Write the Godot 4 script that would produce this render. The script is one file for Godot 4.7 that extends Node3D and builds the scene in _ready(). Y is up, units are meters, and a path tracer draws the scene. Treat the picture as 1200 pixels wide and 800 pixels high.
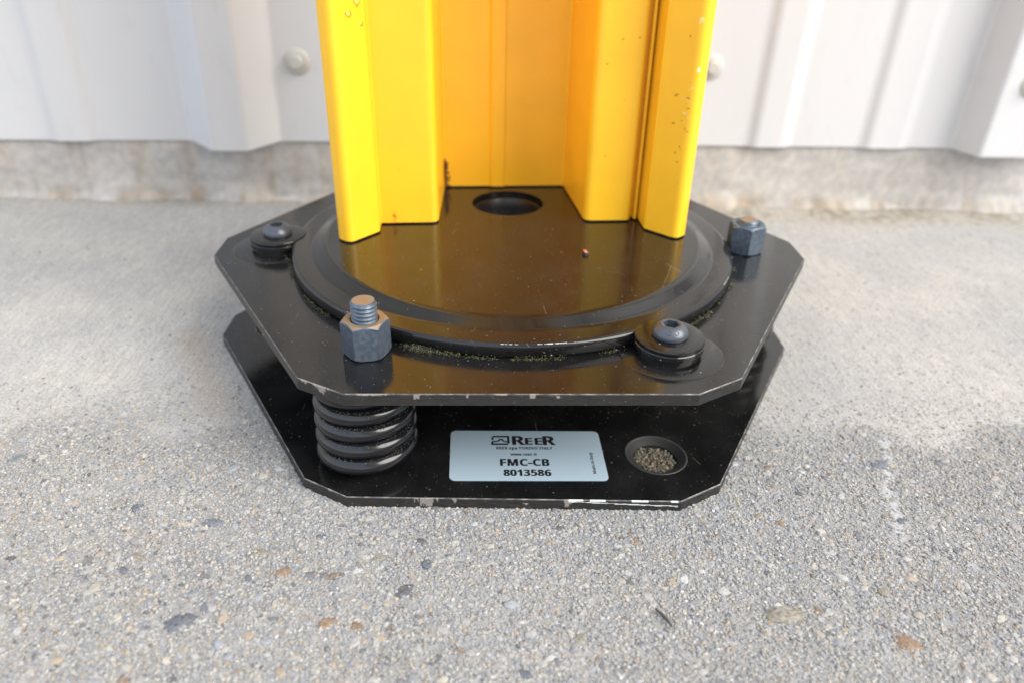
extends Node3D
# A yellow column on a sprung, hexagonal black base plate, standing on concrete before a white ribbed metal wall.

const MM := 0.001
var rng := RandomNumberGenerator.new()
var column: Node3D
var up := Transform3D()          # frame of the sprung upper plate (it leans slightly)
var mats := {}


# ---------------------------------------------------------------- mesh helper
class Build:
	var v := PackedVector3Array()
	var n := PackedVector3Array()
	var uv := PackedVector2Array()

	func tri(a: Vector3, b: Vector3, c: Vector3, na: Vector3, nb: Vector3, nc: Vector3, ua := Vector2.ZERO, ub := Vector2.ZERO, uc := Vector2.ZERO) -> void:
		var g := (b - a).cross(c - a)
		if g.length_squared() < 1e-22:
			return
		if g.dot(na + nb + nc) > 0.0:
			v.append_array([a, c, b]); n.append_array([na, nc, nb]); uv.append_array([ua, uc, ub])
		else:
			v.append_array([a, b, c]); n.append_array([na, nb, nc]); uv.append_array([ua, ub, uc])

	func quad(a: Vector3, b: Vector3, c: Vector3, d: Vector3, na: Vector3, nb: Vector3, nc: Vector3, nd: Vector3, ua := Vector2.ZERO, ub := Vector2.ZERO, uc := Vector2.ZERO, ud := Vector2.ZERO) -> void:
		tri(a, b, c, na, nb, nc, ua, ub, uc)
		tri(a, c, d, na, nc, nd, ua, uc, ud)

	func flat(a: Vector3, b: Vector3, c: Vector3, d: Vector3, towards: Vector3, ua := Vector2.ZERO, ub := Vector2.ZERO, uc := Vector2.ZERO, ud := Vector2.ZERO) -> void:
		var g := (c - a).cross(d - b).normalized()
		if g.dot(towards) < 0.0:
			g = -g
		quad(a, b, c, d, g, g, g, g, ua, ub, uc, ud)

	func into(mesh: ArrayMesh, m: Material) -> ArrayMesh:
		if v.is_empty():
			return mesh
		var a := []
		a.resize(Mesh.ARRAY_MAX)
		a[Mesh.ARRAY_VERTEX] = v
		a[Mesh.ARRAY_NORMAL] = n
		a[Mesh.ARRAY_TEX_UV] = uv
		mesh.add_surface_from_arrays(Mesh.PRIMITIVE_TRIANGLES, a)
		mesh.surface_set_material(mesh.get_surface_count() - 1, m)
		return mesh

	# profile of (radius, height) from the axis outwards and down, turned about the y axis
	func lathe(profile: Array, segs := 64, soft := 0.7, at := Vector3.ZERO, uv_scale := 0.0) -> void:
		var count := profile.size() - 1
		var ns := []
		for i in count:
			var d: Vector2 = (profile[i + 1] - profile[i]).normalized()
			ns.append(Vector2(-d.y, d.x))
		for i in count:
			var p: Vector2 = profile[i]
			var q: Vector2 = profile[i + 1]
			var np: Vector2 = ns[i]
			var nq: Vector2 = ns[i]
			if i > 0 and ns[i - 1].dot(ns[i]) > soft:
				np = (ns[i - 1] + ns[i]).normalized()
			if i < count - 1 and ns[i + 1].dot(ns[i]) > soft:
				nq = (ns[i + 1] + ns[i]).normalized()
			for k in segs:
				var a := TAU * k / segs
				var b := TAU * (k + 1) / segs
				var ca := Vector3(cos(a), 0, sin(a))
				var cb := Vector3(cos(b), 0, sin(b))
				var pa := ca * p.x + Vector3.UP * p.y
				var pb := cb * p.x + Vector3.UP * p.y
				var qa := ca * q.x + Vector3.UP * q.y
				var qb := cb * q.x + Vector3.UP * q.y
				quad(pa + at, pb + at, qb + at, qa + at, ca * np.x + Vector3.UP * np.y, cb * np.x + Vector3.UP * np.y, cb * nq.x + Vector3.UP * nq.y, ca * nq.x + Vector3.UP * nq.y,
					Vector2(pa.x + pa.y, pa.z + pa.y) * uv_scale, Vector2(pb.x + pb.y, pb.z + pb.y) * uv_scale, Vector2(qb.x + qb.y, qb.z + qb.y) * uv_scale, Vector2(qa.x + qa.y, qa.z + qa.y) * uv_scale)

	# rings of points (all of one length), flat shaded when soft is false
	func rings(rows: Array, closed := true, outward := Vector3.ZERO) -> void:
		for r in rows.size() - 1:
			var m: int = rows[r].size()
			for k in (m if closed else m - 1):
				var a: Vector3 = rows[r][k]
				var b: Vector3 = rows[r][(k + 1) % m]
				var c: Vector3 = rows[r + 1][(k + 1) % m]
				var d: Vector3 = rows[r + 1][k]
				flat(a, b, c, d, (a + b + c + d) / 4.0 - outward)

	# a round wire along points
	func tube(pts: PackedVector3Array, radius: Callable, sides := 14) -> void:
		var prev := []
		var prevn := []
		var side := Vector3.UP
		for i in pts.size():
			var t := (pts[mini(i + 1, pts.size() - 1)] - pts[maxi(i - 1, 0)]).normalized()
			var x := side.cross(t).normalized()
			var y := t.cross(x)
			side = y
			var row := []
			var rown := []
			for k in sides + 1:
				var a := TAU * k / sides
				var o := x * cos(a) + y * sin(a)
				row.append(pts[i] + o * radius.call(float(i) / (pts.size() - 1)))
				rown.append(o)
			if i > 0:
				for k in sides:
					quad(prev[k], prev[k + 1], row[k + 1], row[k], prevn[k], prevn[k + 1], rown[k + 1], rown[k])
			if i == 0 or i == pts.size() - 1:
				var cn := -t if i == 0 else t
				for k in sides:
					tri(pts[i], row[k], row[k + 1], cn, cn, cn)
			prev = row
			prevn = rown


# ---------------------------------------------------------------- scene helpers
func thing(called: String, label: String, category: String, at := Vector3.ZERO, group := "") -> Node3D:
	var o := Node3D.new()
	o.name = called
	add_child(o, true)
	o.position = at
	o.set_meta("label", label)
	o.set_meta("category", category)
	o.set_meta("kind", "thing")
	if group:
		o.set_meta("group", group)
	return o


var taken := {}


func numbered(called: String, parent: Node) -> String:
	var key := [parent.get_instance_id(), called]
	var count: int = taken.get(key, 0)
	taken[key] = count + 1
	return called if count == 0 else "%s_%03d" % [called, count]


func part(called: String, mesh: Mesh, parent: Node, place := Transform3D()) -> MeshInstance3D:
	var o := MeshInstance3D.new()
	o.name = numbered(called, parent)
	o.mesh = mesh
	parent.add_child(o, true)
	o.transform = place
	return o


func scatter(called: String, mesh: Mesh, places: Array, colors: Array, parent: Node) -> MultiMeshInstance3D:
	var mm := MultiMesh.new()
	mm.transform_format = MultiMesh.TRANSFORM_3D
	mm.use_colors = true
	mm.mesh = mesh
	mm.instance_count = places.size()
	for i in places.size():
		mm.set_instance_transform(i, places[i])
		mm.set_instance_color(i, colors[i])
	var o := MultiMeshInstance3D.new()
	o.name = numbered(called, parent)
	o.multimesh = mm
	parent.add_child(o, true)
	o.set_meta("kind", "stuff")
	return o


func lin(r: float, g: float, b: float) -> Color:
	return Color(r, g, b).linear_to_srgb()


func mat(color: Color, rough := 0.5, metal := 0.0, spec := 0.5) -> StandardMaterial3D:
	var m := StandardMaterial3D.new()
	m.albedo_color = color
	m.roughness = rough
	m.metallic = metal
	m.metallic_specular = spec
	return m


func noise(freq: float, octaves := 3, kind := FastNoiseLite.TYPE_SIMPLEX_SMOOTH, s := 1) -> FastNoiseLite:
	var f := FastNoiseLite.new()
	f.seed = s
	f.noise_type = kind
	f.frequency = freq
	f.fractal_octaves = octaves
	f.fractal_type = FastNoiseLite.FRACTAL_FBM if octaves > 1 else FastNoiseLite.FRACTAL_NONE
	return f


func noise_bytes(f: FastNoiseLite, w: int, h: int) -> PackedByteArray:
	return f.get_image(w, h, false, false, true).get_data()


func tex(im: Image) -> ImageTexture:
	im.generate_mipmaps()
	return ImageTexture.create_from_image(im)


# ---------------------------------------------------------------- the scene
func _ready() -> void:
	rng.seed = 11
	look()
	make_materials()
	var q := Basis(Vector3(1, 0.0226, 0), Vector3(-0.0226, 1, 0.00245), Vector3(0, -0.00245, 1)).orthonormalized()
	up = Transform3D(q, Vector3(0.0006, 0.0504, -0.0029))
	make_ground()
	make_wall()
	column = thing("safety_column", "yellow steel column bolted to a sprung black hexagonal base plate", "column")
	make_base_plate()
	make_springs()
	make_top_plate()
	make_disc()
	make_post()
	make_fasteners()
	make_label()
	make_grime()
	fill_holes()
	make_litter()


func look() -> void:
	var cam := Camera3D.new()
	cam.name = "camera"
	add_child(cam)
	cam.keep_aspect = Camera3D.KEEP_HEIGHT
	var ca := CameraAttributesPhysical.new()
	ca.frustum_focal_length = 26.9044
	ca.frustum_focus_distance = 0.285
	ca.exposure_aperture = 7.5
	ca.frustum_near = 0.02
	ca.frustum_far = 200.0
	cam.attributes = ca
	cam.near = 0.02
	cam.far = 200.0
	cam.fov = 48.076
	cam.transform = Transform3D(Basis(Vector3(0.99875, 0.04157, 0.02764), Vector3(-0.02238, 0.8678, -0.49642), Vector3(-0.04463, 0.49518, 0.86764)).orthonormalized(), Vector3(-0.01558, 0.199, 0.35091))
	cam.current = true

	var env := Environment.new()
	env.background_mode = Environment.BG_SKY
	env.tonemap_mode = Environment.TONE_MAPPER_LINEAR
	env.tonemap_exposure = 3.35
	env.sdfgi_enabled = true
	env.ssao_enabled = true
	env.ssil_enabled = true
	var sky := Sky.new()
	var sm := ProceduralSkyMaterial.new()
	sm.sky_top_color = lin(0.62, 0.74, 0.94)
	sm.sky_horizon_color = lin(0.93, 0.94, 0.95)
	sm.sky_curve = 0.25
	sm.energy_multiplier = 0.55
	sm.ground_bottom_color = lin(0.25, 0.24, 0.22)
	sm.ground_horizon_color = lin(0.3, 0.29, 0.27)
	sky.sky_material = sm
	env.sky = sky
	var we := WorldEnvironment.new()
	we.name = "daylight"
	we.environment = env
	add_child(we)

	var sun := DirectionalLight3D.new()
	sun.name = "sun"
	sun.light_energy = 0.5
	sun.light_angular_distance = 50.0
	sun.light_color = Color(1.0, 0.985, 0.965)
	sun.shadow_enabled = true
	add_child(sun)
	sun.look_at_from_position(Vector3(1.6, 1.45, 0.95), Vector3.ZERO)


func make_materials() -> void:
	# black powder coat with dust specks and fine scratches
	var dust := Image.create(1024, 1024, false, Image.FORMAT_RGB8)
	var rough := Image.create(1024, 1024, false, Image.FORMAT_L8)
	var cloud := noise_bytes(noise(0.012, 4, FastNoiseLite.TYPE_SIMPLEX_SMOOTH, 3), 1024, 1024)
	var fine := noise_bytes(noise(0.2, 2, FastNoiseLite.TYPE_SIMPLEX_SMOOTH, 4), 1024, 1024)
	var db := PackedByteArray()
	db.resize(1024 * 1024 * 3)
	var rb := PackedByteArray()
	rb.resize(1024 * 1024)
	for i in 1024 * 1024:
		var k := 23 + (cloud[i] - 128) / 16 + (fine[i] - 128) / 24
		db[i * 3] = k
		db[i * 3 + 1] = k
		db[i * 3 + 2] = k
		rb[i] = clampi(34 + (cloud[i] - 110) / 6 + (fine[i] - 128) / 12, 16, 120)
	dust.set_data(1024, 1024, false, Image.FORMAT_RGB8, db)
	rough.set_data(1024, 1024, false, Image.FORMAT_L8, rb)
	var r := RandomNumberGenerator.new()
	r.seed = 5
	for i in 3400:
		var s := 1 if r.randf() < 0.82 else 2
		var x := r.randi_range(2, 1019)
		var y := r.randi_range(2, 1019)
		var g := r.randf_range(0.13, 0.42) * (1.0 if r.randf() < 0.85 else 1.4)
		dust.fill_rect(Rect2i(x, y, s, s if r.randf() < 0.6 else 1), Color(g, g * 0.97, g * 0.9))
		rough.fill_rect(Rect2i(x, y, s, s), Color(0.7, 0.7, 0.7))
	for i in 46:
		var p := Vector2(r.randf() * 1000, r.randf() * 1000)
		var d := Vector2.from_angle(r.randf() * TAU)
		var g := r.randf_range(0.16, 0.34)
		for k in r.randi_range(8, 46):
			p += d
			d = d.rotated(r.randf_range(-0.04, 0.04))
			if p.x > 1 and p.y > 1 and p.x < 1022 and p.y < 1022:
				dust.set_pixel(int(p.x), int(p.y), Color(g, g * 0.98, g * 0.94))
	# a few longer scratches on the disc
	for line in [[Vector2(715, 722), Vector2(744, 646)], [Vector2(738, 640), Vector2(752, 668)], [Vector2(431, 842), Vector2(452, 850)]]:
		for k in 90:
			var p: Vector2 = line[0].lerp(line[1], k / 90.0) + Vector2(0, 2.0 * sin(k * 0.04))
			if r.randf() < 0.85:
				dust.set_pixel(int(p.x), int(p.y), Color(0.4, 0.38, 0.34))
	var black := mat(Color.WHITE, 1.0, 0.0, 0.5)
	black.albedo_texture = tex(dust)
	black.roughness_texture = tex(rough)
	black.roughness_texture_channel = BaseMaterial3D.TEXTURE_CHANNEL_RED
	mats.black = black
	mats.wire = mat(lin(0.007, 0.0075, 0.010), 0.17, 0.0, 0.55)
	mats.dark = mat(lin(0.01, 0.01, 0.01), 0.35)
	# bare, dulled steel of nuts and bolts
	var st := Image.create(256, 256, false, Image.FORMAT_RGB8)
	var stn := noise(0.03, 4, FastNoiseLite.TYPE_SIMPLEX_SMOOTH, 8)
	var stf := noise(0.25, 2, FastNoiseLite.TYPE_SIMPLEX_SMOOTH, 9)
	for y in 256:
		for x in 256:
			var k := 1.0 + 0.22 * stn.get_noise_2d(x, y) + 0.2 * stf.get_noise_2d(x, y)
			st.set_pixel(x, y, Color(0.36 * k, 0.405 * k, 0.455 * k))
	var steel := mat(Color.WHITE, 0.42, 0.55)
	steel.albedo_texture = tex(st)
	steel.uv1_triplanar = true
	steel.uv1_scale = Vector3.ONE * 40.0
	mats.steel = steel
	var ru := Image.create(256, 256, false, Image.FORMAT_RGB8)
	for y in 256:
		for x in 256:
			var k := clampf(0.55 + 0.9 * stn.get_noise_2d(x + 300, y) + 0.4 * stf.get_noise_2d(x, y + 99), 0.0, 1.0)
			ru.set_pixel(x, y, Color(0.48, 0.49, 0.5).lerp(Color(0.6, 0.45, 0.29), k))
	var rust := mat(Color.WHITE, 0.55, 0.35)
	rust.albedo_texture = tex(ru)
	rust.uv1_triplanar = true
	rust.uv1_scale = Vector3.ONE * 40.0
	mats.rust = rust
	mats.bolt = mat(lin(0.07, 0.08, 0.1), 0.34, 0.35, 0.6)
	mats.ink = mat(lin(0.008, 0.008, 0.009), 0.5)
	mats.grain = mat(Color.WHITE, 0.85)
	mats.grain.vertex_color_use_as_albedo = true


# ---------------------------------------------------------------- ground
const GX0 := -0.5
const GX1 := 0.5
const GZ0 := -0.26
const GZ1 := 0.3
var zone_noise := FastNoiseLite.new()


func worn(x: float, z: float) -> float:      # 1 where the cement skin is gone and the sand shows
	var edge := z - 0.078 + 0.024 * zone_noise.get_noise_2d(x * 1000.0, z * 1000.0) + 0.008 * zone_noise.get_noise_2d(x * 4200.0, z * 4200.0)
	return smoothstep(-0.014, 0.016, edge)


func make_ground() -> void:
	zone_noise = noise(0.016, 3, FastNoiseLite.TYPE_SIMPLEX_SMOOTH, 21)
	var w := 2048
	var h := 1148
	var low := noise_bytes(noise(0.006, 4, FastNoiseLite.TYPE_SIMPLEX_SMOOTH, 31), w, h)
	var mid := noise_bytes(noise(0.05, 3, FastNoiseLite.TYPE_SIMPLEX_SMOOTH, 32), w, h)
	var fine := noise_bytes(noise(0.32, 2, FastNoiseLite.TYPE_SIMPLEX_SMOOTH, 33), w, h)
	var broom := noise_bytes(noise(0.24, 2, FastNoiseLite.TYPE_SIMPLEX_SMOOTH, 34), w, h)
	var al := PackedByteArray()
	al.resize(w * h * 3)
	var hb := PackedByteArray()
	hb.resize(w * h)
	# which rows and columns are worn, on a coarse grid
	var cw := 257
	var ch := 145
	var coarse := PackedFloat32Array()
	coarse.resize(cw * ch)
	for j in ch:
		for i in cw:
			coarse[j * cw + i] = worn(lerpf(GX0, GX1, i / 256.0), lerpf(GZ0, GZ1, j / 144.0))
	for y in h:
		var z := lerpf(GZ0, GZ1, float(y) / h)
		var fj := float(y) / h * 144.0
		var j := int(fj)
		var tj := fj - j
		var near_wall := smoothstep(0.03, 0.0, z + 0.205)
		for x in w:
			var o := y * w + x
			var fi := x / 8.0
			var i := int(fi)
			var ti := fi - i
			var wn := lerpf(lerpf(coarse[j * cw + i], coarse[j * cw + i + 1], ti), lerpf(coarse[(j + 1) * cw + i], coarse[(j + 1) * cw + i + 1], ti), tj)
			var l := (low[o] - 128) / 128.0
			var m := (mid[o] - 128) / 128.0
			var f := (fine[o] - 128) / 128.0
			var b := (broom[(y / 14) * w + x] - 128) / 128.0
			var k := 0.635 + 0.025 * l + 0.02 * m + 0.11 * f + 0.045 * b * (1.0 - wn)
			k = lerpf(k, 0.555 + 0.035 * l + 0.05 * m + 0.12 * f, wn)
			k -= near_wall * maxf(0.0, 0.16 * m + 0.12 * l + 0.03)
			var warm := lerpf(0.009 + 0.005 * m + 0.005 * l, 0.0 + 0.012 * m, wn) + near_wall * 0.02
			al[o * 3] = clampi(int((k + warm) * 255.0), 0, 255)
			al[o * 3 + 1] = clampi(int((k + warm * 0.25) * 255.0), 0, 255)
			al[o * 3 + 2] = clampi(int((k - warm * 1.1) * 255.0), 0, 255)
			hb[o] = clampi(int(128 + 20 * m + 36 * f + 18 * b * (1.0 - wn)), 0, 255)
	var im := Image.create_from_data(w, h, false, Image.FORMAT_RGB8, al)
	var hm := Image.create_from_data(w, h, false, Image.FORMAT_L8, hb)
	# pale lime streak and a faint brown crack
	var r := RandomNumberGenerator.new()
	r.seed = 77
	streak(im, r, LIME, 0.0042, Color(0.80, 0.81, 0.82), 0.09, 16000)
	streak(im, r, [Vector2(-0.0395, 0.168), Vector2(-0.0405, 0.176), Vector2(-0.041, 0.188), Vector2(-0.045, 0.204)], 0.0012, Color(0.36, 0.33, 0.29), 0.5, 420)
	streak(im, r, [Vector2(0.19, 0.165), Vector2(0.2, 0.172), Vector2(0.21, 0.176)], 0.0025, Color(0.5, 0.34, 0.2), 0.5, 240)
	streak(im, r, [Vector2(0.23, 0.09), Vector2(0.245, 0.094), Vector2(0.26, 0.091)], 0.006, Color(0.52, 0.4, 0.3), 0.3, 300)
	streak(im, r, [Vector2(-0.165, 0.0), Vector2(-0.155, 0.02), Vector2(-0.14, 0.05), Vector2(-0.125, 0.075)], 0.012, Color(0.62, 0.55, 0.47), 0.16, 16000)
	var gm := mat(Color.WHITE, 0.9, 0.0, 0.35)
	gm.albedo_texture = tex(im)
	gm.texture_repeat = false
	gm.heightmap_enabled = true
	gm.heightmap_texture = tex(hm)
	gm.heightmap_scale = 0.07
	var b := Build.new()
	var u := Vector3.UP
	b.quad(Vector3(GX0, 0, GZ0), Vector3(GX1, 0, GZ0), Vector3(GX1, 0, GZ1), Vector3(GX0, 0, GZ1), u, u, u, u, Vector2(0, 0), Vector2(1, 0), Vector2(1, 1), Vector2(0, 1))
	var mesh := b.into(ArrayMesh.new(), gm)
	# the same slab going on all round
	var fm := mat(Color.WHITE, 0.9, 0.0, 0.35)
	var fim := Image.create(512, 512, false, Image.FORMAT_RGB8)
	var fn := noise(0.02, 4, FastNoiseLite.TYPE_SIMPLEX_SMOOTH, 41)
	for y in 512:
		for x in 512:
			var k := 0.615 + 0.09 * fn.get_noise_2d(x, y) + 0.05 * (r.randf() - 0.5)
			fim.set_pixel(x, y, Color(k + 0.012, k, k - 0.012))
	fm.albedo_texture = tex(fim)
	b = Build.new()
	var far := 60.0
	for s in [[-far, -far, far, GZ0], [-far, GZ0, GX0, GZ1], [GX1, GZ0, far, GZ1], [-far, GZ1, far, far]]:
		b.quad(Vector3(s[0], 0, s[1]), Vector3(s[2], 0, s[1]), Vector3(s[2], 0, s[3]), Vector3(s[0], 0, s[3]), u, u, u, u, Vector2(s[0], s[1]) * 1.6, Vector2(s[2], s[1]) * 1.6, Vector2(s[2], s[3]) * 1.6, Vector2(s[0], s[3]) * 1.6)
	b.into(mesh, fm)
	var ground := part("concrete_ground", mesh, self)
	ground.set_meta("kind", "structure")
	ground.set_meta("label", "worn grey concrete slab with sand and pebbles showing in front")
	make_stones(ground)


func streak(im: Image, r: RandomNumberGenerator, path: Array, width: float, c: Color, strength: float, dots: int) -> void:
	var w := im.get_width()
	var h := im.get_height()
	for i in dots:
		var t := r.randf() * (path.size() - 1)
		var k := int(t)
		var p: Vector2 = path[k].lerp(path[k + 1], t - k)
		p += Vector2(r.randfn(0, 1), r.randfn(0, 1)) * width * 0.45
		var x := int((p.x - GX0) / (GX1 - GX0) * w)
		var y := int((p.y - GZ0) / (GZ1 - GZ0) * h)
		if x > 0 and y > 0 and x < w - 2 and y < h - 2:
			im.set_pixel(x, y, im.get_pixel(x, y).lerp(c, strength * r.randf_range(0.5, 1.0)))


func lump(s: int, sides: int, levels: int, jag: float) -> Build:
	# a pebble of radius 1: an uneven ball
	var r := RandomNumberGenerator.new()
	r.seed = s
	var ring := []
	for j in levels + 1:
		var row := []
		var a := PI * j / levels
		for k in sides:
			var t := TAU * (k + 0.5 * (j % 2)) / sides
			var d := 1.0 + (r.randf() - 0.5) * jag
			row.append(Vector3(sin(a) * cos(t), cos(a), sin(a) * sin(t)) * d)
		if j == 0 or j == levels:
			var c: Vector3 = row[0]
			for k in sides:
				row[k] = c
		ring.append(row)
	var b := Build.new()
	b.rings(ring)
	return b


func grain_color() -> Color:
	var t := rng.randf()
	var k := rng.randf_range(0.72, 1.12)
	if t < 0.5:
		return Color(0.345 * k, 0.34 * k, 0.33 * k)
	if t < 0.68:
		return Color(0.39 * k, 0.365 * k, 0.32 * k)
	if t < 0.82:
		return Color(0.265 * k, 0.28 * k, 0.305 * k)
	if t < 0.88:
		return Color(0.44 * k, 0.435 * k, 0.425 * k)
	if t < 0.95:
		return Color(0.36 * k, 0.295 * k, 0.225 * k)
	return Color(0.16 * k, 0.16 * k, 0.167 * k)


const LIME := [Vector2(0.166, 0.080), Vector2(0.161, 0.098), Vector2(0.157, 0.105), Vector2(0.1515, 0.117), Vector2(0.149, 0.131), Vector2(0.1415, 0.147)]


func in_streak(x: float, z: float) -> bool:
	if x < 0.13 or x > 0.18 or z < 0.075 or z > 0.155:
		return false
	for i in LIME.size() - 1:
		var p := Vector2(x, z)
		var d := Geometry2D.get_closest_point_to_segment(p, LIME[i], LIME[i + 1]).distance_to(p)
		if d < 0.0032 * (0.6 + 1.1 * zone_noise.get_noise_2d(x * 9000.0, z * 9000.0)) and rng.randf() < 0.6:
			return true
	return false


func under_plate(x: float, z: float) -> bool:
	if Vector2(x - 0.058, z - 0.1025).length() < 0.0095:
		return false
	return absf(z) < 0.1295 and absf(x) * 0.866 + absf(z) * 0.5 < 0.1298 and Vector2(x, z).length() < 0.144


func make_stones(ground: Node3D) -> void:
	var soft: Material = mats.grain
	# sand grains, half sunk
	for variant in 3:
		var gm := lump(100 + variant, 5, 3, 0.5).into(ArrayMesh.new(), soft)
		var places := []
		var colors := []
		while places.size() < 62000:
			var z := rng.randf_range(-0.2, 0.262) if rng.randf() < 0.45 else rng.randf_range(0.05, 0.262)
			var x := rng.randf_range(-0.27, 0.27) * (1.0 if z > 0.0 else 1.5)
			if under_plate(x, z) or rng.randf() > worn(x, z) * 0.7 + 0.3 or in_streak(x, z):
				continue
			var s := 0.00026 + 0.00054 * pow(rng.randf(), 2.8)
			var q := Basis.from_euler(Vector3(rng.randf_range(-0.3, 0.3), rng.randf() * TAU, rng.randf_range(-0.3, 0.3))).scaled_local(Vector3(s * rng.randf_range(0.9, 1.6), s * 0.75, s * rng.randf_range(0.7, 1.1)))
			places.append(Transform3D(q, Vector3(x, s * rng.randf_range(-0.25, 0.3) - s * 0.25 * (1.0 - worn(x, z)), z)))
			colors.append(grain_color())
		scatter("sand", gm, places, colors, ground)
	# small gravel, mostly sunk
	var meshes := []
	for variant in 4:
		meshes.append(lump(200 + variant, 8, 6, 0.28))
	var bplaces := []
	var bcolors := []
	while bplaces.size() < 2600:
		var z := rng.randf_range(0.06, 0.262)
		var x := rng.randf_range(-0.27, 0.27)
		if under_plate(x, z) or rng.randf() > worn(x, z):
			continue
		var s := 0.0009 + 0.0011 * pow(rng.randf(), 2.0)
		bplaces.append(Transform3D(Basis.from_euler(Vector3(rng.randf_range(-0.15, 0.15), rng.randf() * TAU, rng.randf_range(-0.15, 0.15))).scaled_local(Vector3(s * rng.randf_range(1.0, 1.6), s * 0.6, s * rng.randf_range(0.75, 1.1))), Vector3(x, s * rng.randf_range(-0.42, -0.12), z)))
		bcolors.append(grain_color())
	scatter("gravel", meshes[0].into(ArrayMesh.new(), soft), bplaces, bcolors, ground)
	# the larger pebbles one by one
	var tones := [lin(0.22, 0.22, 0.22), lin(0.16, 0.175, 0.2), lin(0.31, 0.285, 0.235), lin(0.26, 0.2, 0.14), lin(0.14, 0.14, 0.15), lin(0.36, 0.35, 0.34), lin(0.32, 0.225, 0.155), lin(0.2, 0.22, 0.25)]
	var pm := []
	for t in tones.size():
		var m := mat(tones[t], 0.7)
		var im := Image.create(64, 64, false, Image.FORMAT_RGB8)
		var nn := noise(0.08, 3, FastNoiseLite.TYPE_SIMPLEX_SMOOTH, 300 + t)
		for y in 64:
			for x in 64:
				var k := clampf(0.86 + 0.4 * nn.get_noise_2d(x, y), 0.0, 1.0)
				im.set_pixel(x, y, Color(k, k, k))
		m.albedo_texture = tex(im)
		m.uv1_triplanar = true
		m.uv1_scale = Vector3.ONE * 0.7
		for variant in 4:
			pm.append(meshes[variant].into(ArrayMesh.new(), m))
	# tone, x, z, half length, half width, turn
	var known := [[4, -0.0383, 0.1706, 0.0040, 0.0027, 0.7], [1, -0.1068, 0.1843, 0.0058, 0.0036, 0.5], [7, -0.11, 0.1395, 0.0042, 0.0026, 0.1], [5, 0.1675, 0.1639, 0.0050, 0.0018, -0.9],
		[2, 0.0874, 0.1795, 0.0082, 0.0042, 0.05], [6, 0.1236, 0.191, 0.0050, 0.0036, -0.3], [7, 0.1558, 0.1001, 0.0050, 0.0033, 0.5], [6, -0.0795, 0.1629, 0.0036, 0.0022, 0.4],
		[5, 0.0508, 0.1954, 0.0052, 0.0018, -0.6], [6, 0.0431, 0.1467, 0.0024, 0.0018, 1.2], [2, -0.0894, 0.1544, 0.0036, 0.0024, 0.2], [3, -0.028, 0.130, 0.0022, 0.0010, 0.1],
		[2, -0.048, 0.156, 0.0034, 0.002, 0.3], [3, -0.052, 0.185, 0.0028, 0.002, -0.4], [1, -0.07, 0.146, 0.0024, 0.0015, 0.3], [4, 0.088, 0.161, 0.0022, 0.0012, 0.4]]
	var count := 0
	for k in known:
		var s: float = k[3]
		var q := Basis.from_euler(Vector3(0, k[5], 0)).scaled_local(Vector3(s, s * 0.32, k[4]))
		part("pebble", pm[int(k[0]) * 4 + count % 4], ground, Transform3D(q, Vector3(k[1], -s * 0.12, k[2])))
		count += 1
	while count < 150:
		var z := rng.randf_range(0.075, 0.225)
		var x := rng.randf_range(-0.24, 0.24)
		if under_plate(x, z) or worn(x, z) < 0.7 or absf(x) > 0.1 + (0.26 - z) * 0.75:
			continue
		var s := 0.0015 + 0.0021 * pow(rng.randf(), 2.2)
		var t: int = [0, 0, 1, 1, 2, 2, 3, 4, 5, 6, 7, 7, 0, 1][rng.randi() % 14]
		var q := Basis.from_euler(Vector3(rng.randf_range(-0.12, 0.12), rng.randf() * TAU, rng.randf_range(-0.12, 0.12))).scaled_local(Vector3(s, s * 0.4, s * rng.randf_range(0.5, 0.85)))
		part("pebble", pm[t * 4 + count % 4], ground, Transform3D(q, Vector3(x, -s * rng.randf_range(0.1, 0.3), z)))
		count += 1


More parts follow.
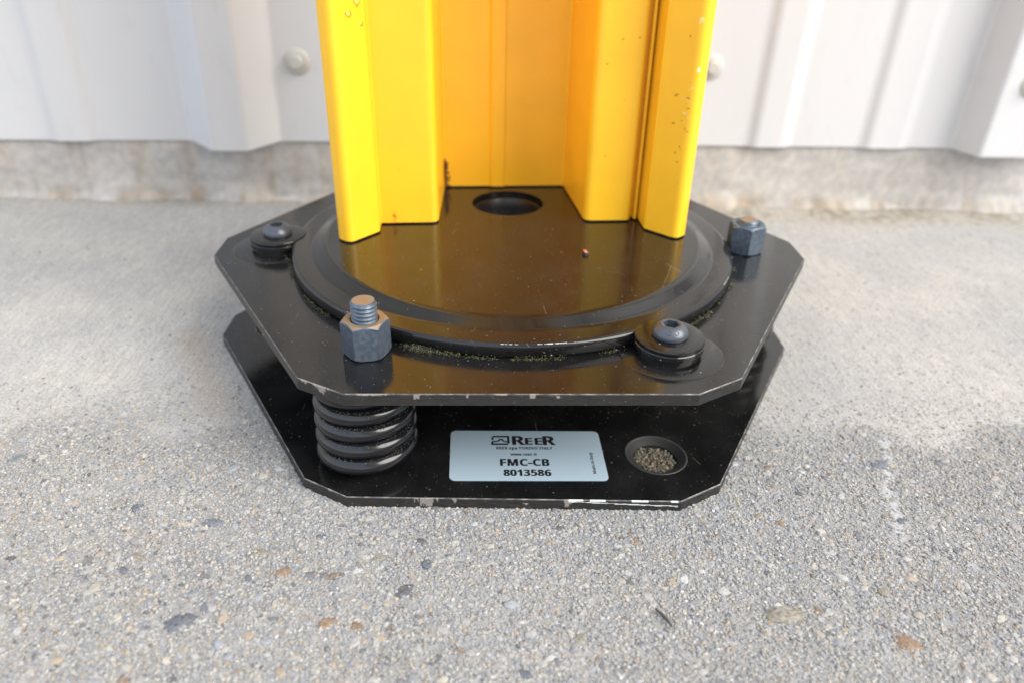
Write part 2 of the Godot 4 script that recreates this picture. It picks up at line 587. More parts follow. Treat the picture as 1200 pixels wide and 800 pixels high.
# ---------------------------------------------------------------- wall
func make_wall() -> void:
	var turn := Basis.from_euler(Vector3(0, 0.05, 0))
	# concrete footing: a rough upright strip with crumbled mortar along its foot
	var foot := Build.new()
	var fn := noise(0.02, 4, FastNoiseLite.TYPE_SIMPLEX_SMOOTH, 51)
	var cols := 400
	var prof := [Vector2(0.0085, -0.002), Vector2(0.006, 0.0012), Vector2(0.0025, 0.004), Vector2(0.0006, 0.008), Vector2(0.0, 0.013), Vector2(0, 0.02), Vector2(0, 0.027), Vector2(0, 0.034), Vector2(0, 0.041), Vector2(0, 0.047), Vector2(-0.0005, 0.053), Vector2(-0.004, 0.056), Vector2(-0.03, 0.057)]
	var pts := []
	for i in cols + 1:
		var x := lerpf(-0.8, 0.8, float(i) / cols)
		var row := []
		var heap := clampf(0.75 + 1.3 * fn.get_noise_2d(x * 700.0, 5.0), 0.1, 1.7)
		for j in prof.size():
			var p: Vector2 = prof[j]
			var d := 0.0011 * fn.get_noise_2d(x * 2500.0, p.y * 2500.0) + 0.0009 * fn.get_noise_2d(x * 9000.0 + 50.0, p.y * 9000.0)
			var f := heap if j < 4 else 1.0
			row.append(Vector3(x, p.y * (f if j > 0 and j < 4 else 1.0) + (d if j > 10 else 0.0), p.x * f + d))
		pts.append(row)
	for i in cols:
		for j in prof.size() - 1:
			var q := []
			for c in [[i, j], [i + 1, j], [i + 1, j + 1], [i, j + 1]]:
				q.append(pts[c[0]][c[1]])
			var ns := []
			for c in [[i, j], [i + 1, j], [i + 1, j + 1], [i, j + 1]]:
				var e: Vector3 = pts[mini(c[0] + 1, cols)][c[1]] - pts[maxi(c[0] - 1, 0)][c[1]]
				var g: Vector3 = pts[c[0]][mini(c[1] + 1, prof.size() - 1)] - pts[c[0]][maxi(c[1] - 1, 0)]
				ns.append(e.cross(g).normalized())
			foot.quad(q[0], q[1], q[2], q[3], ns[0], ns[1], ns[2], ns[3], Vector2(q[0].x / 1.6 + 0.5, -q[0].y * 15.0 + 0.9), Vector2(q[1].x / 1.6 + 0.5, -q[1].y * 15.0 + 0.9), Vector2(q[2].x / 1.6 + 0.5, -q[2].y * 15.0 + 0.9), Vector2(q[3].x / 1.6 + 0.5, -q[3].y * 15.0 + 0.9))
	var im := Image.create(2048, 96, false, Image.FORMAT_RGB8)
	var n1 := noise(0.012, 4, FastNoiseLite.TYPE_SIMPLEX_SMOOTH, 52)
	var n2 := noise(0.09, 3, FastNoiseLite.TYPE_SIMPLEX_SMOOTH, 53)
	for y in 96:
		var v := y / 96.0
		for x in 2048:
			var a := n1.get_noise_2d(x * 0.9, y * 2.2)
			var c := n2.get_noise_2d(x, y * 0.8)
			var drip := clampf(n1.get_noise_2d(x * 3.5 + 900.0, y * 0.25) * 1.5, 0.0, 1.0)
			var k := 0.69 + 0.06 * a + 0.05 * c - 0.05 * drip * smoothstep(1500.0, 900.0, x)
			var base := smoothstep(0.7, 0.88, v) * clampf(0.3 + 2.0 * n1.get_noise_2d(x * 2.0, 700.0), 0.0, 1.0)
			var warm := 0.012 + 0.02 * drip * smoothstep(1700.0, 900.0, x) + 0.012 * c + 0.03 * base
			k -= 0.12 * base
			im.set_pixel(x, y, Color(k + warm, k, k - warm * 1.2))
	var fm := mat(Color.WHITE, 0.9, 0.0, 0.3)
	fm.albedo_texture = tex(im)
	fm.texture_repeat = false
	var footing := part("concrete_footing", foot.into(ArrayMesh.new(), fm), self, Transform3D(turn, Vector3(0, 0, -0.2130)))
	footing.set_meta("kind", "structure")
	footing.set_meta("label", "rough stained concrete footing under the metal wall")

	# ribbed sheet metal
	var wall := thing("metal_wall", "white ribbed sheet metal wall screwed above the concrete footing", "wall", Vector3(0, 0, -0.2105))
	wall.basis = turn
	var line := PackedVector2Array()       # x, how far it stands out (mm)
	line.append(Vector2(-1600, 0))
	var ribs := []
	for x in [-1310, -1030, -750, -470]:
		ribs.append([x - 167.0, x - 133.0, 0]); ribs.append([x - 75.0, x - 45.0, 0]); ribs.append([x - 33.0, x + 28.0, 1]); 
	ribs.append([-403.0, -370.0, 0]); ribs.append([-319.0, -285.0, 0])
	ribs.append([-223.0, -161.0, 1]); ribs.append([-77.0, -43.0, 0]); ribs.append([13.0, 47.0, 0]); ribs.append([57.0, 118.0, 1])
	ribs.append([184.0, 218.0, 0]); ribs.append([273.0, 312.0, 0]); ribs.append([347.0, 432.0, 2])
	for x in [650, 930, 1210]:
		ribs.append([x - 177.0, x - 143.0, 0]); ribs.append([x - 85.0, x - 51.0, 0]); ribs.append([x - 33.0, x + 28.0, 1])
	ribs.sort_custom(func(a, b): return a[0] < b[0])
	for r in ribs:
		if r[2] == 0:
			line.append_array([Vector2(r[0], 0), Vector2(r[0] + 6, 3.4), Vector2(r[1] - 8, 3.4), Vector2(r[1], 0)])
		elif r[2] == 1:
			line.append_array([Vector2(r[0], 0), Vector2(r[0] + 21, 26), Vector2(r[1] - 17, 26), Vector2(r[1], 0)])
		else:
			line.append_array([Vector2(r[0], 0), Vector2(r[0] + 8, 24), Vector2(r[1] - 20, 24), Vector2(r[1], 0)])
	line.append(Vector2(1600, 0))
	# round the bends
	var xs := []
	var nn := []
	for i in line.size():
		var p := line[i]
		if i == 0 or i == line.size() - 1:
			xs.append(p); nn.append(Vector2(0, 1))
			continue
		var d0 := (p - line[i - 1]).normalized()
		var d1 := (line[i + 1] - p).normalized()
		var cut := minf(3.0, minf((p - line[i - 1]).length(), (line[i + 1] - p).length()) * 0.45)
		for k in 5:
			var t := k / 4.0
			var a := p - d0 * cut
			var c := p + d1 * cut
			xs.append(a.lerp(p, t).lerp(p.lerp(c, t), t))
			var d := d0.lerp(d1, t).normalized()
			nn.append(Vector2(-d.y, d.x))
	var b := Build.new()
	var top := 2.6
	for i in xs.size() - 1:
		var p: Vector2 = xs[i] * MM
		var q: Vector2 = xs[i + 1] * MM
		var np := Vector3(nn[i].x, 0, nn[i].y)
		var nq := Vector3(nn[i + 1].x, 0, nn[i + 1].y)
		var yp := lower_edge(p.x)
		var yq := lower_edge(q.x)
		var th := Vector3(0, 0, -0.0009)
		var a0 := Vector3(p.x, yp, p.y)
		var a1 := Vector3(q.x, yq, q.y)
		var a2 := Vector3(q.x, top, q.y)
		var a3 := Vector3(p.x, top, p.y)
		b.quad(a0, a1, a2, a3, np, nq, nq, np, Vector2(a0.x, -a0.y), Vector2(a1.x, -a1.y), Vector2(a2.x, -a2.y), Vector2(a3.x, -a3.y))
		b.quad(a0 + th, a1 + th, a2 + th, a3 + th, -np, -nq, -nq, -np)
		b.flat(a0, a1, a1 + th, a0 + th, Vector3.DOWN)
		b.flat(a3, a2, a2 + th, a3 + th, Vector3.UP)
	var wim := Image.create(1024, 1024, false, Image.FORMAT_RGB8)
	var w1 := noise(0.006, 4, FastNoiseLite.TYPE_SIMPLEX_SMOOTH, 61)
	var w2 := noise(0.05, 3, FastNoiseLite.TYPE_SIMPLEX_SMOOTH, 62)
	for y in 1024:
		for x in 1024:
			var k := 0.80 + 0.015 * w1.get_noise_2d(x * 2.0, y * 0.5) - 0.05 * clampf(w2.get_noise_2d(x, y * 0.4) - 0.42, 0.0, 1.0)
			wim.set_pixel(x, y, Color(k, k * 1.002, k * 1.012))
	var wm := mat(Color.WHITE, 0.38)
	wm.albedo_texture = tex(wim)
	part("wall_sheet", b.into(ArrayMesh.new(), wm), wall)
	# painted screws with a domed washer
	var head := Build.new()
	head.lathe([Vector2(0, 0.0044), Vector2(0.0034, 0.0044), Vector2(0.0041, 0.0038), Vector2(0.0042, 0.0010)], 6, 0.95)
	head.lathe([Vector2(0.0035, 0.0018), Vector2(0.0055, 0.0016), Vector2(0.0069, 0.0011), Vector2(0.0074, 0.0004), Vector2(0.0074, 0.0)], 28)
	var hm := head.into(ArrayMesh.new(), mat(lin(0.5, 0.49, 0.46), 0.4))
	var face := Transform3D(Basis(Vector3(1, 0, 0), PI / 2), Vector3.ZERO)
	for s in [[-0.1440, 0.0995, 0.0], [0.1475, 0.104, 0.0], [0.377, 0.102, 0.024], [-0.424, 0.1, 0.0], [0.46, 0.104, 0.0]]:
		part("screw", hm, wall, Transform3D(face.basis * 1.2, Vector3(s[0], s[1], s[2])))


func lower_edge(x: float) -> float:
	return 0.0462 + 0.0098 * x + (0.007 * (x + 0.2) if x < -0.2 else 0.0)


# ---------------------------------------------------------------- hexagonal plates
func hexagon(radius: float, chamfer: float) -> PackedVector2Array:
	var corners := []
	for a in [120, 60, 0, -60, -120, 180]:
		corners.append(Vector2.from_angle(deg_to_rad(a)) * radius)
	var out := PackedVector2Array()
	for i in 6:
		var p: Vector2 = corners[i]
		out.append(p.move_toward(corners[(i + 5) % 6], chamfer))
		out.append(p.move_toward(corners[(i + 1) % 6], chamfer))
	return out


func inset(poly: PackedVector2Array, by: float) -> PackedVector2Array:
	var out := PackedVector2Array()
	for p in poly:
		out.append(p * (1.0 - by / p.length()))
	return out


func ray_to(poly: PackedVector2Array, from: Vector2, dir: Vector2) -> Vector2:
	var best := 1e9
	for i in poly.size():
		var hit = Geometry2D.segment_intersects_segment(from, from + dir, poly[i], poly[(i + 1) % poly.size()])
		if hit != null:
			best = minf(best, (hit - from).length())
	return from + dir.normalized() * best


# fills a convex outline round a hole of radius r at c (r = 0: no hole)
func fill_round(b: Build, poly: PackedVector2Array, c: Vector2, r: float, y: float, towards: Vector3, segs := 72) -> void:
	var angles := []
	for k in segs:
		angles.append(TAU * k / segs)
	for p in poly:
		angles.append(fposmod((p - c).angle(), TAU))
	angles.sort()
	var m := angles.size()
	for i in m:
		var a0: float = angles[i]
		var a1: float = angles[(i + 1) % m] + (TAU if i == m - 1 else 0.0)
		if a1 - a0 < 1e-7:
			continue
		var d0 := Vector2.from_angle(a0)
		var d1 := Vector2.from_angle(a1)
		var o0 := ray_to(poly, c, d0)
		var o1 := ray_to(poly, c, d1)
		var i0 := c + d0 * r
		var i1 := c + d1 * r
		var f := func(p: Vector2) -> Vector3: return Vector3(p.x, y, p.y)
		var g := func(p: Vector2) -> Vector2: return p / 0.31 + Vector2(0.5, 0.5)
		if r > 0.0:
			b.quad(f.call(i0), f.call(i1), f.call(o1), f.call(o0), towards, towards, towards, towards, g.call(i0), g.call(i1), g.call(o1), g.call(o0))
		else:
			b.tri(f.call(c), f.call(o1), f.call(o0), towards, towards, towards, g.call(c), g.call(o1), g.call(o0))


# the worn paint of a plate's edge, with a highlight painted along its top: u runs round the plate, v from the upper side down
func edge_paint(s: int, chips: Array, white: Array, total: float) -> StandardMaterial3D:
	var w := 2048
	var h := 24
	var im := Image.create(w, h, false, Image.FORMAT_RGB8)
	var r := RandomNumberGenerator.new()
	r.seed = s
	var n1 := noise(0.06, 3, FastNoiseLite.TYPE_SIMPLEX_SMOOTH, s)
	for y in h:
		for x in w:
			var k := 0.13 + 0.05 * n1.get_noise_2d(x, y * 3.0) + 0.03 * r.randf()
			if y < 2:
				k = 0.34 + 0.3 * n1.get_noise_2d(x * 1.3, 90.0)  # light line on the bevel: wear plus an edge highlight put into the colour
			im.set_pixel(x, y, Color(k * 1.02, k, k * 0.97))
	for c in chips:                    # start, length (m along the edge), upper and lower end (0..1), how ragged
		var x0 := int(c[0] / total * w)
		var x1 := int((c[0] + c[1]) / total * w)
		for x in range(x0, x1 + 1):
			var t := float(x - x0) / maxf(1, x1 - x0)
			var lowest: float = lerpf(c[2], c[3], clampf(sin(t * PI) * 1.1 + 1.1 * n1.get_noise_2d(x * 6.0, c[0] * 9000.0), 0.0, 1.0))
			for y in range(int(c[2] * h), int(lowest * h)):
				var k := r.randf_range(0.9, 1.08)
				im.set_pixel(posmod(x, w), clampi(y, 0, h - 1), Color(0.52 * k, 0.49 * k, 0.47 * k))
	for c in white:
		var x0 := int(c[0] / total * w)
		var x1 := int((c[0] + c[1]) / total * w)
		for x in range(x0, x1 + 1):
			for y in h:
				var v := float(y) / h
				var t := float(x - x0) / maxf(1, x1 - x0)
				var mid := lerpf(c[2], c[3], t)
				if absf(v - mid) < c[4] * (0.55 + 0.9 * n1.get_noise_2d(x * 0.8, y * 5.0 + 300.0)) or (v < 0.16 and n1.get_noise_2d(x * 0.7, 500.0) > -0.05):
					im.set_pixel(posmod(x, w), y, Color(0.8, 0.82, 0.82))
	for i in 260:
		var k := r.randf_range(0.3, 0.75)
		im.set_pixel(r.randi() % w, int(pow(r.randf(), 2.0) * h), Color(k, k * 0.98, k * 0.94))
	var m := mat(Color.WHITE, 0.45)
	m.albedo_texture = tex(im)
	return m


func edge_band(b: Build, poly: PackedVector2Array, y1: float, y0: float, bevel: float) -> void:
	var total := 0.0
	for i in poly.size():
		total += poly[i].distance_to(poly[(i + 1) % poly.size()])
	var inner := inset(poly, bevel)
	var u := 0.0
	for i in poly.size():
		var p := poly[i]
		var q := poly[(i + 1) % poly.size()]
		var p2 := inner[i]
		var q2 := inner[(i + 1) % poly.size()]
		var u1 := u + p.distance_to(q)
		var out := Vector3((p + q).x, 0, (p + q).y)
		var a := Vector2(u / total, 0.1)
		var c := Vector2(u1 / total, 0.1)
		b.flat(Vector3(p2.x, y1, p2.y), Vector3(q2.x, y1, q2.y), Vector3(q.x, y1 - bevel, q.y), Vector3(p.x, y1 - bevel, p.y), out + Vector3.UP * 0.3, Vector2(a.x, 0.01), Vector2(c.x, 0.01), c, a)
		b.flat(Vector3(p.x, y1 - bevel, p.y), Vector3(q.x, y1 - bevel, q.y), Vector3(q.x, y0, q.y), Vector3(p.x, y0, p.y), out, a, c, Vector2(c.x, 0.99), Vector2(a.x, 0.99))
		u = u1


func around(poly: PackedVector2Array) -> float:
	var total := 0.0
	for i in poly.size():
		total += poly[i].distance_to(poly[(i + 1) % poly.size()])
	return total


func make_base_plate() -> void:
	var y1 := 0.0048
	var poly := hexagon(0.1504, 0.0119)
	var inner := inset(poly, 0.0004)
	var b := Build.new()
	# six fields, each with its own screw hole if it has one
	var holes := [[60, true], [180, true], [300, true], [120, false], [0, false], [240, false]]
	for hcase in holes:
		var a := deg_to_rad(hcase[0])
		var c := Vector2.from_angle(a) * 0.1176
		var field := PackedVector2Array()
		field.append(Vector2.ZERO)
		var c0 := Vector2.from_angle(a - PI / 6)
		var c1 := Vector2.from_angle(a + PI / 6)
		field.append(ray_to(inner, Vector2.ZERO, c0))
		var mine := []
		for p in inner:
			if absf(angle_difference(p.angle(), a)) < PI / 6 - 0.01:
				mine.append(p)
		mine.sort_custom(func(p, q): return angle_difference(a, p.angle()) < angle_difference(a, q.angle()))
		field.append_array(PackedVector2Array(mine))
		field.append(ray_to(inner, Vector2.ZERO, c1))
		if hcase[1]:
			fill_round(b, field, c, 0.0124, y1, Vector3.UP, 60)
		else:
			fill_round(b, field, c, 0.0, y1, Vector3.UP, 12)
	var mesh := b.into(ArrayMesh.new(), mats.black)
	b = Build.new()
	edge_band(b, poly, y1, 0.0, 0.0004)
	# round the plate: the first length is the cut front corner on the spring's side, then the front edge
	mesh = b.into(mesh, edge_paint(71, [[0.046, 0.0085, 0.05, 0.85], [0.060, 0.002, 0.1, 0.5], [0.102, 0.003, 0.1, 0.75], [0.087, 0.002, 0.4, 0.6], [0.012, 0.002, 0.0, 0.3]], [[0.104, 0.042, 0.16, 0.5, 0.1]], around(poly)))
	part("base_plate", mesh, column)
	for hcase in holes:
		if not hcase[1]:
			continue
		var h := Build.new()
		h.lathe([Vector2(0.0090, 0.0), Vector2(0.0090, 0.0028), Vector2(0.0120, 0.0046)], 48)
		var hole := h.into(ArrayMesh.new(), mat(lin(0.012, 0.012, 0.012), 0.6))
		h = Build.new()
		h.lathe([Vector2(0.0120, 0.0046), Vector2(0.0124, 0.00495), Vector2(0.0128, 0.00495), Vector2(0.0130, 0.0047)], 48, 0.2)
		hole = h.into(hole, mat(lin(0.035, 0.035, 0.035), 0.4))
		var c := Vector2.from_angle(deg_to_rad(hcase[0])) * 0.1176
		part("mounting_hole", hole, column.get_node("base_plate"), Transform3D(Basis(), Vector3(c.x, 0, c.y)))


func make_springs() -> void:
	for a in [120, 0, 240]:
		var turn := Vector2.from_angle(deg_to_rad(a - 120))
		var foot := Vector2(-0.0584, 0.1045).rotated(turn.angle())
		var hp := Vector2(-0.0605, 0.1005).rotated(turn.angle())
		var head := up * Vector3(hp.x, -0.0048, hp.y)
		var b := Build.new()
		var pts := PackedVector3Array()
		var wire := 0.0034
		var y0 := 0.0048 + wire
		var y1 := head.y - wire
		var turns := 4.95
		var steps := 300
		for i in steps + 1:
			var t := float(i) / steps
			var s := t * turns
			# the end turns lie close, the others are spread
			var rise := 0.0
			var free := turns - 1.7
			if s < 1.0:
				rise = s * 0.0067
			elif s > turns - 0.7:
				rise = y1 - y0 - (turns - s) * 0.0067
			else:
				rise = 0.0067 + (s - 1.0) / free * (y1 - y0 - 1.7 * 0.0067)
			var c := foot.lerp(Vector2(head.x, head.z), rise / (y1 - y0))
			var th := -s * TAU - 1.6
			pts.append(Vector3(c.x + cos(th) * 0.0167, y0 + rise, c.y + sin(th) * 0.0167))
		b.tube(pts, func(t: float) -> float: return wire * (0.75 + 0.25 * smoothstep(0.0, 0.04, minf(t, 1.0 - t))), 20)
		var coil := part("coil_spring", b.into(ArrayMesh.new(), mats.wire), column)
		# the screw shank inside the spring
		var k := Build.new()
		k.lathe([Vector2(0, 0.044), Vector2(0.0058, 0.044), Vector2(0.0058, 0.0)], 24)
		part("shank", k.into(ArrayMesh.new(), mats.dark), coil, Transform3D(Basis(), Vector3(foot.x, 0.0045, foot.y)))


const CABLE := Vector2(-0.0016, -0.0395)


func make_top_plate() -> void:
	var poly := hexagon(0.15, 0.0122)
	var b := Build.new()
	fill_round(b, inset(poly, 0.0004), CABLE, 0.0205, 0.0, Vector3.UP)
	fill_round(b, poly, CABLE, 0.0205, -0.0048, Vector3.DOWN)
	b.lathe([Vector2(0.0205, -0.0048), Vector2(0.0205, 0.0)], 48, 0.7, Vector3(CABLE.x, 0, CABLE.y))
	var mesh := b.into(ArrayMesh.new(), mats.black)
	b = Build.new()
	edge_band(b, poly, 0.0, -0.0048, 0.0004)
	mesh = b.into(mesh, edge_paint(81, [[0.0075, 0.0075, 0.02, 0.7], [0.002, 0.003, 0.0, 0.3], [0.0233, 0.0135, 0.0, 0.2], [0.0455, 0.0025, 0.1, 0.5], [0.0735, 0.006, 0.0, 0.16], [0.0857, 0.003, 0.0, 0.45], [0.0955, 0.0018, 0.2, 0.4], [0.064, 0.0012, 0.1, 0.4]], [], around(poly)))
	part("top_plate", mesh, column, up)
	# shallow pads under the clamping washers
	for a in [60, 180, 300]:
		var p := Build.new()
		p.lathe([Vector2(0, 0.0003), Vector2(0.0198, 0.0003), Vector2(0.0200, 0.00025), Vector2(0.0204, 0.0)], 72, 0.9, Vector3.ZERO, 3.2)
		var c := Vector2.from_angle(deg_to_rad(a)) * 0.1165
		part("pad", p.into(ArrayMesh.new(), mats.black), column.get_node("top_plate"), Transform3D(Basis(), Vector3(c.x, 0, c.y)))


func make_disc() -> void:
	var b := Build.new()
	var circle := PackedVector2Array()
	for k in 96:
		circle.append(Vector2.from_angle(TAU * k / 96) * 0.0885)
	fill_round(b, circle, CABLE, 0.0190, 0.0095, Vector3.UP, 96)
	b.lathe([Vector2(0.0885, 0.0095), Vector2(0.0900, 0.00935), Vector2(0.0913, 0.0088), Vector2(0.0950, 0.0069), Vector2(0.0962, 0.00645), Vector2(0.0975, 0.0063), Vector2(0.1042, 0.0063), Vector2(0.1053, 0.0061), Vector2(0.1059, 0.0055), Vector2(0.1061, 0.0047), Vector2(0.1061, 0.0016), Vector2(0.1056, 0.0006), Vector2(0.1045, 0.0001)], 128, 0.8, Vector3.ZERO, 3.2)
	b.lathe([Vector2(0.0190, 0.0), Vector2(0.0190, 0.0088), Vector2(0.0190, 0.0095)], 64, 0.7, Vector3(CABLE.x, 0, CABLE.y))
	part("turntable_disc", b.into(ArrayMesh.new(), mats.black), column, up)
	var g := Build.new()
	g.lathe([Vector2(0.0168, -0.004), Vector2(0.0168, 0.0055), Vector2(0.0174, 0.0062), Vector2(0.0182, 0.0062), Vector2(0.0189, 0.0055)], 64, 0.6)
	part("cable_sleeve", g.into(ArrayMesh.new(), mats.dark), column.get_node("turntable_disc"), Transform3D(Basis(), Vector3(CABLE.x, 0, CABLE.y)))


# ---------------------------------------------------------------- the yellow post
func make_post() -> void:
	# half outline, from the middle of the channel's back outwards: x, z, rounding (mm)
	var right := [[33.5, -65.5, 1.2], [36.8, -10, 4.5], [60.0, -10, 2.4], [60.9, -15.5, 0.4], [62.2, -15.5, 0.4], [62.4, -11.8, 0.5], [63.8, -11.8, 0.5], [63.9, -15.5, 0.3], [64.9, -15.5, 0.3], [64.9, 1.2, 1.0],
		[77.6, 15.4, 4.2], [83.4, 10.2, 4.5], [86.5, -20, 20], [76, -58, 22], [46, -83, 22]]
	var poly := []
	var left := []
	for k in right.size():
		var p: Array = right[k]
		if k in [2, 3, 4, 5, 6, 7]:      # the groove is on one side only
			continue
		left.append([-p[0], p[1], p[2]] if k != 8 else [-64.9, -10, 0.4])
	left.reverse()
	poly.append_array(left)
	poly.append_array([[-8.6, -65.5, 0.3], [-7.4, -64.6, 0.5], [-0.3, -64.4, 0.4], [0.0, -65.5, 0.1]])
	poly.append_array(right)
	var n := poly.size()
	var px := PackedVector2Array()
	var nx := PackedVector2Array()
	for i in n:
		var p := Vector2(poly[i][0], poly[i][1])
		var a := Vector2(poly[(i + n - 1) % n][0], poly[(i + n - 1) % n][1])
		var c := Vector2(poly[(i + 1) % n][0], poly[(i + 1) % n][1])
		var d0 := (p - a).normalized()
		var d1 := (c - p).normalized()
		var cut: float = minf(poly[i][2] * tan(absf(d0.angle_to(d1)) / 2.0), 0.49 * minf((p - a).length(), (c - p).length()))
		var steps := 8 if poly[i][2] > 1.0 else 3
		for k in steps + 1:
			var t := float(k) / steps
			var s := p - d0 * cut
			var e := p + d1 * cut
			px.append(s.lerp(p, t).lerp(p.lerp(e, t), t) * MM)
			var d := d0.lerp(d1, t).normalized()
			nx.append(Vector2(-d.y, d.x))
	# which way is out: the channel's mouth opens towards +z
	var area := 0.0
	for i in px.size():
		area += px[i].cross(px[(i + 1) % px.size()])
	var sgn := 1.0 if area < 0.0 else -1.0
	var total := 0.0
	for i in px.size():
		total += px[i].distance_to(px[(i + 1) % px.size()])
	var b := Build.new()
	var y0 := 0.0
	var y1 := 1.2
	var u := 0.0
	for i in px.size():
		var p := px[i]
		var q := px[(i + 1) % px.size()]
		var u1 := u + p.distance_to(q)
		var np := Vector3(nx[i].x, 0, nx[i].y) * sgn
		var nq := Vector3(nx[(i + 1) % px.size()].x, 0, nx[(i + 1) % px.size()].y) * sgn
		b.quad(Vector3(p.x, y0, p.y), Vector3(q.x, y0, q.y), Vector3(q.x, y1, q.y), Vector3(p.x, y1, p.y), np, nq, nq, np,
			Vector2(u / total, 1.0), Vector2(u1 / total, 1.0), Vector2(u1 / total, 1.0 - y1 / 0.3), Vector2(u / total, 1.0 - y1 / 0.3))
		u = u1
	var tri := Geometry2D.triangulate_polygon(px)
	for i in range(0, tri.size(), 3):
		for cap in [[y0, Vector3.DOWN], [y1, Vector3.UP]]:
			var f := func(k: int) -> Vector3: return Vector3(px[tri[i + k]].x, cap[0], px[tri[i + k]].y)
			b.tri(f.call(0), f.call(1), f.call(2), cap[1], cap[1], cap[1])
	var m := mat(Color.WHITE, 0.28, 0.0, 0.5)
	m.albedo_texture = tex(post_paint(px, total))
	m.texture_repeat = false
	mats.yellow = m
	var at := up * Transform3D(Basis(Vector3.UP, 0.0506), Vector3(0.0003, 0.0104, 0.0))
	part("post", b.into(ArrayMesh.new(), m), column, at)
	# black gasket under it, a little smaller
	var g := Build.new()
	var small := PackedVector2Array()
	for i in px.size():
		small.append(px[i] - nx[i] * sgn * 0.0009)
	for i in small.size():
		var p := small[i]
		var q := small[(i + 1) % small.size()]
		g.flat(Vector3(p.x, -0.0009, p.y), Vector3(q.x, -0.0009, q.y), Vector3(q.x, 0.0002, q.y), Vector3(p.x, 0.0002, p.y), Vector3(nx[i].x, 0, nx[i].y) * sgn)
	part("gasket", g.into(ArrayMesh.new(), mats.dark), column, at)


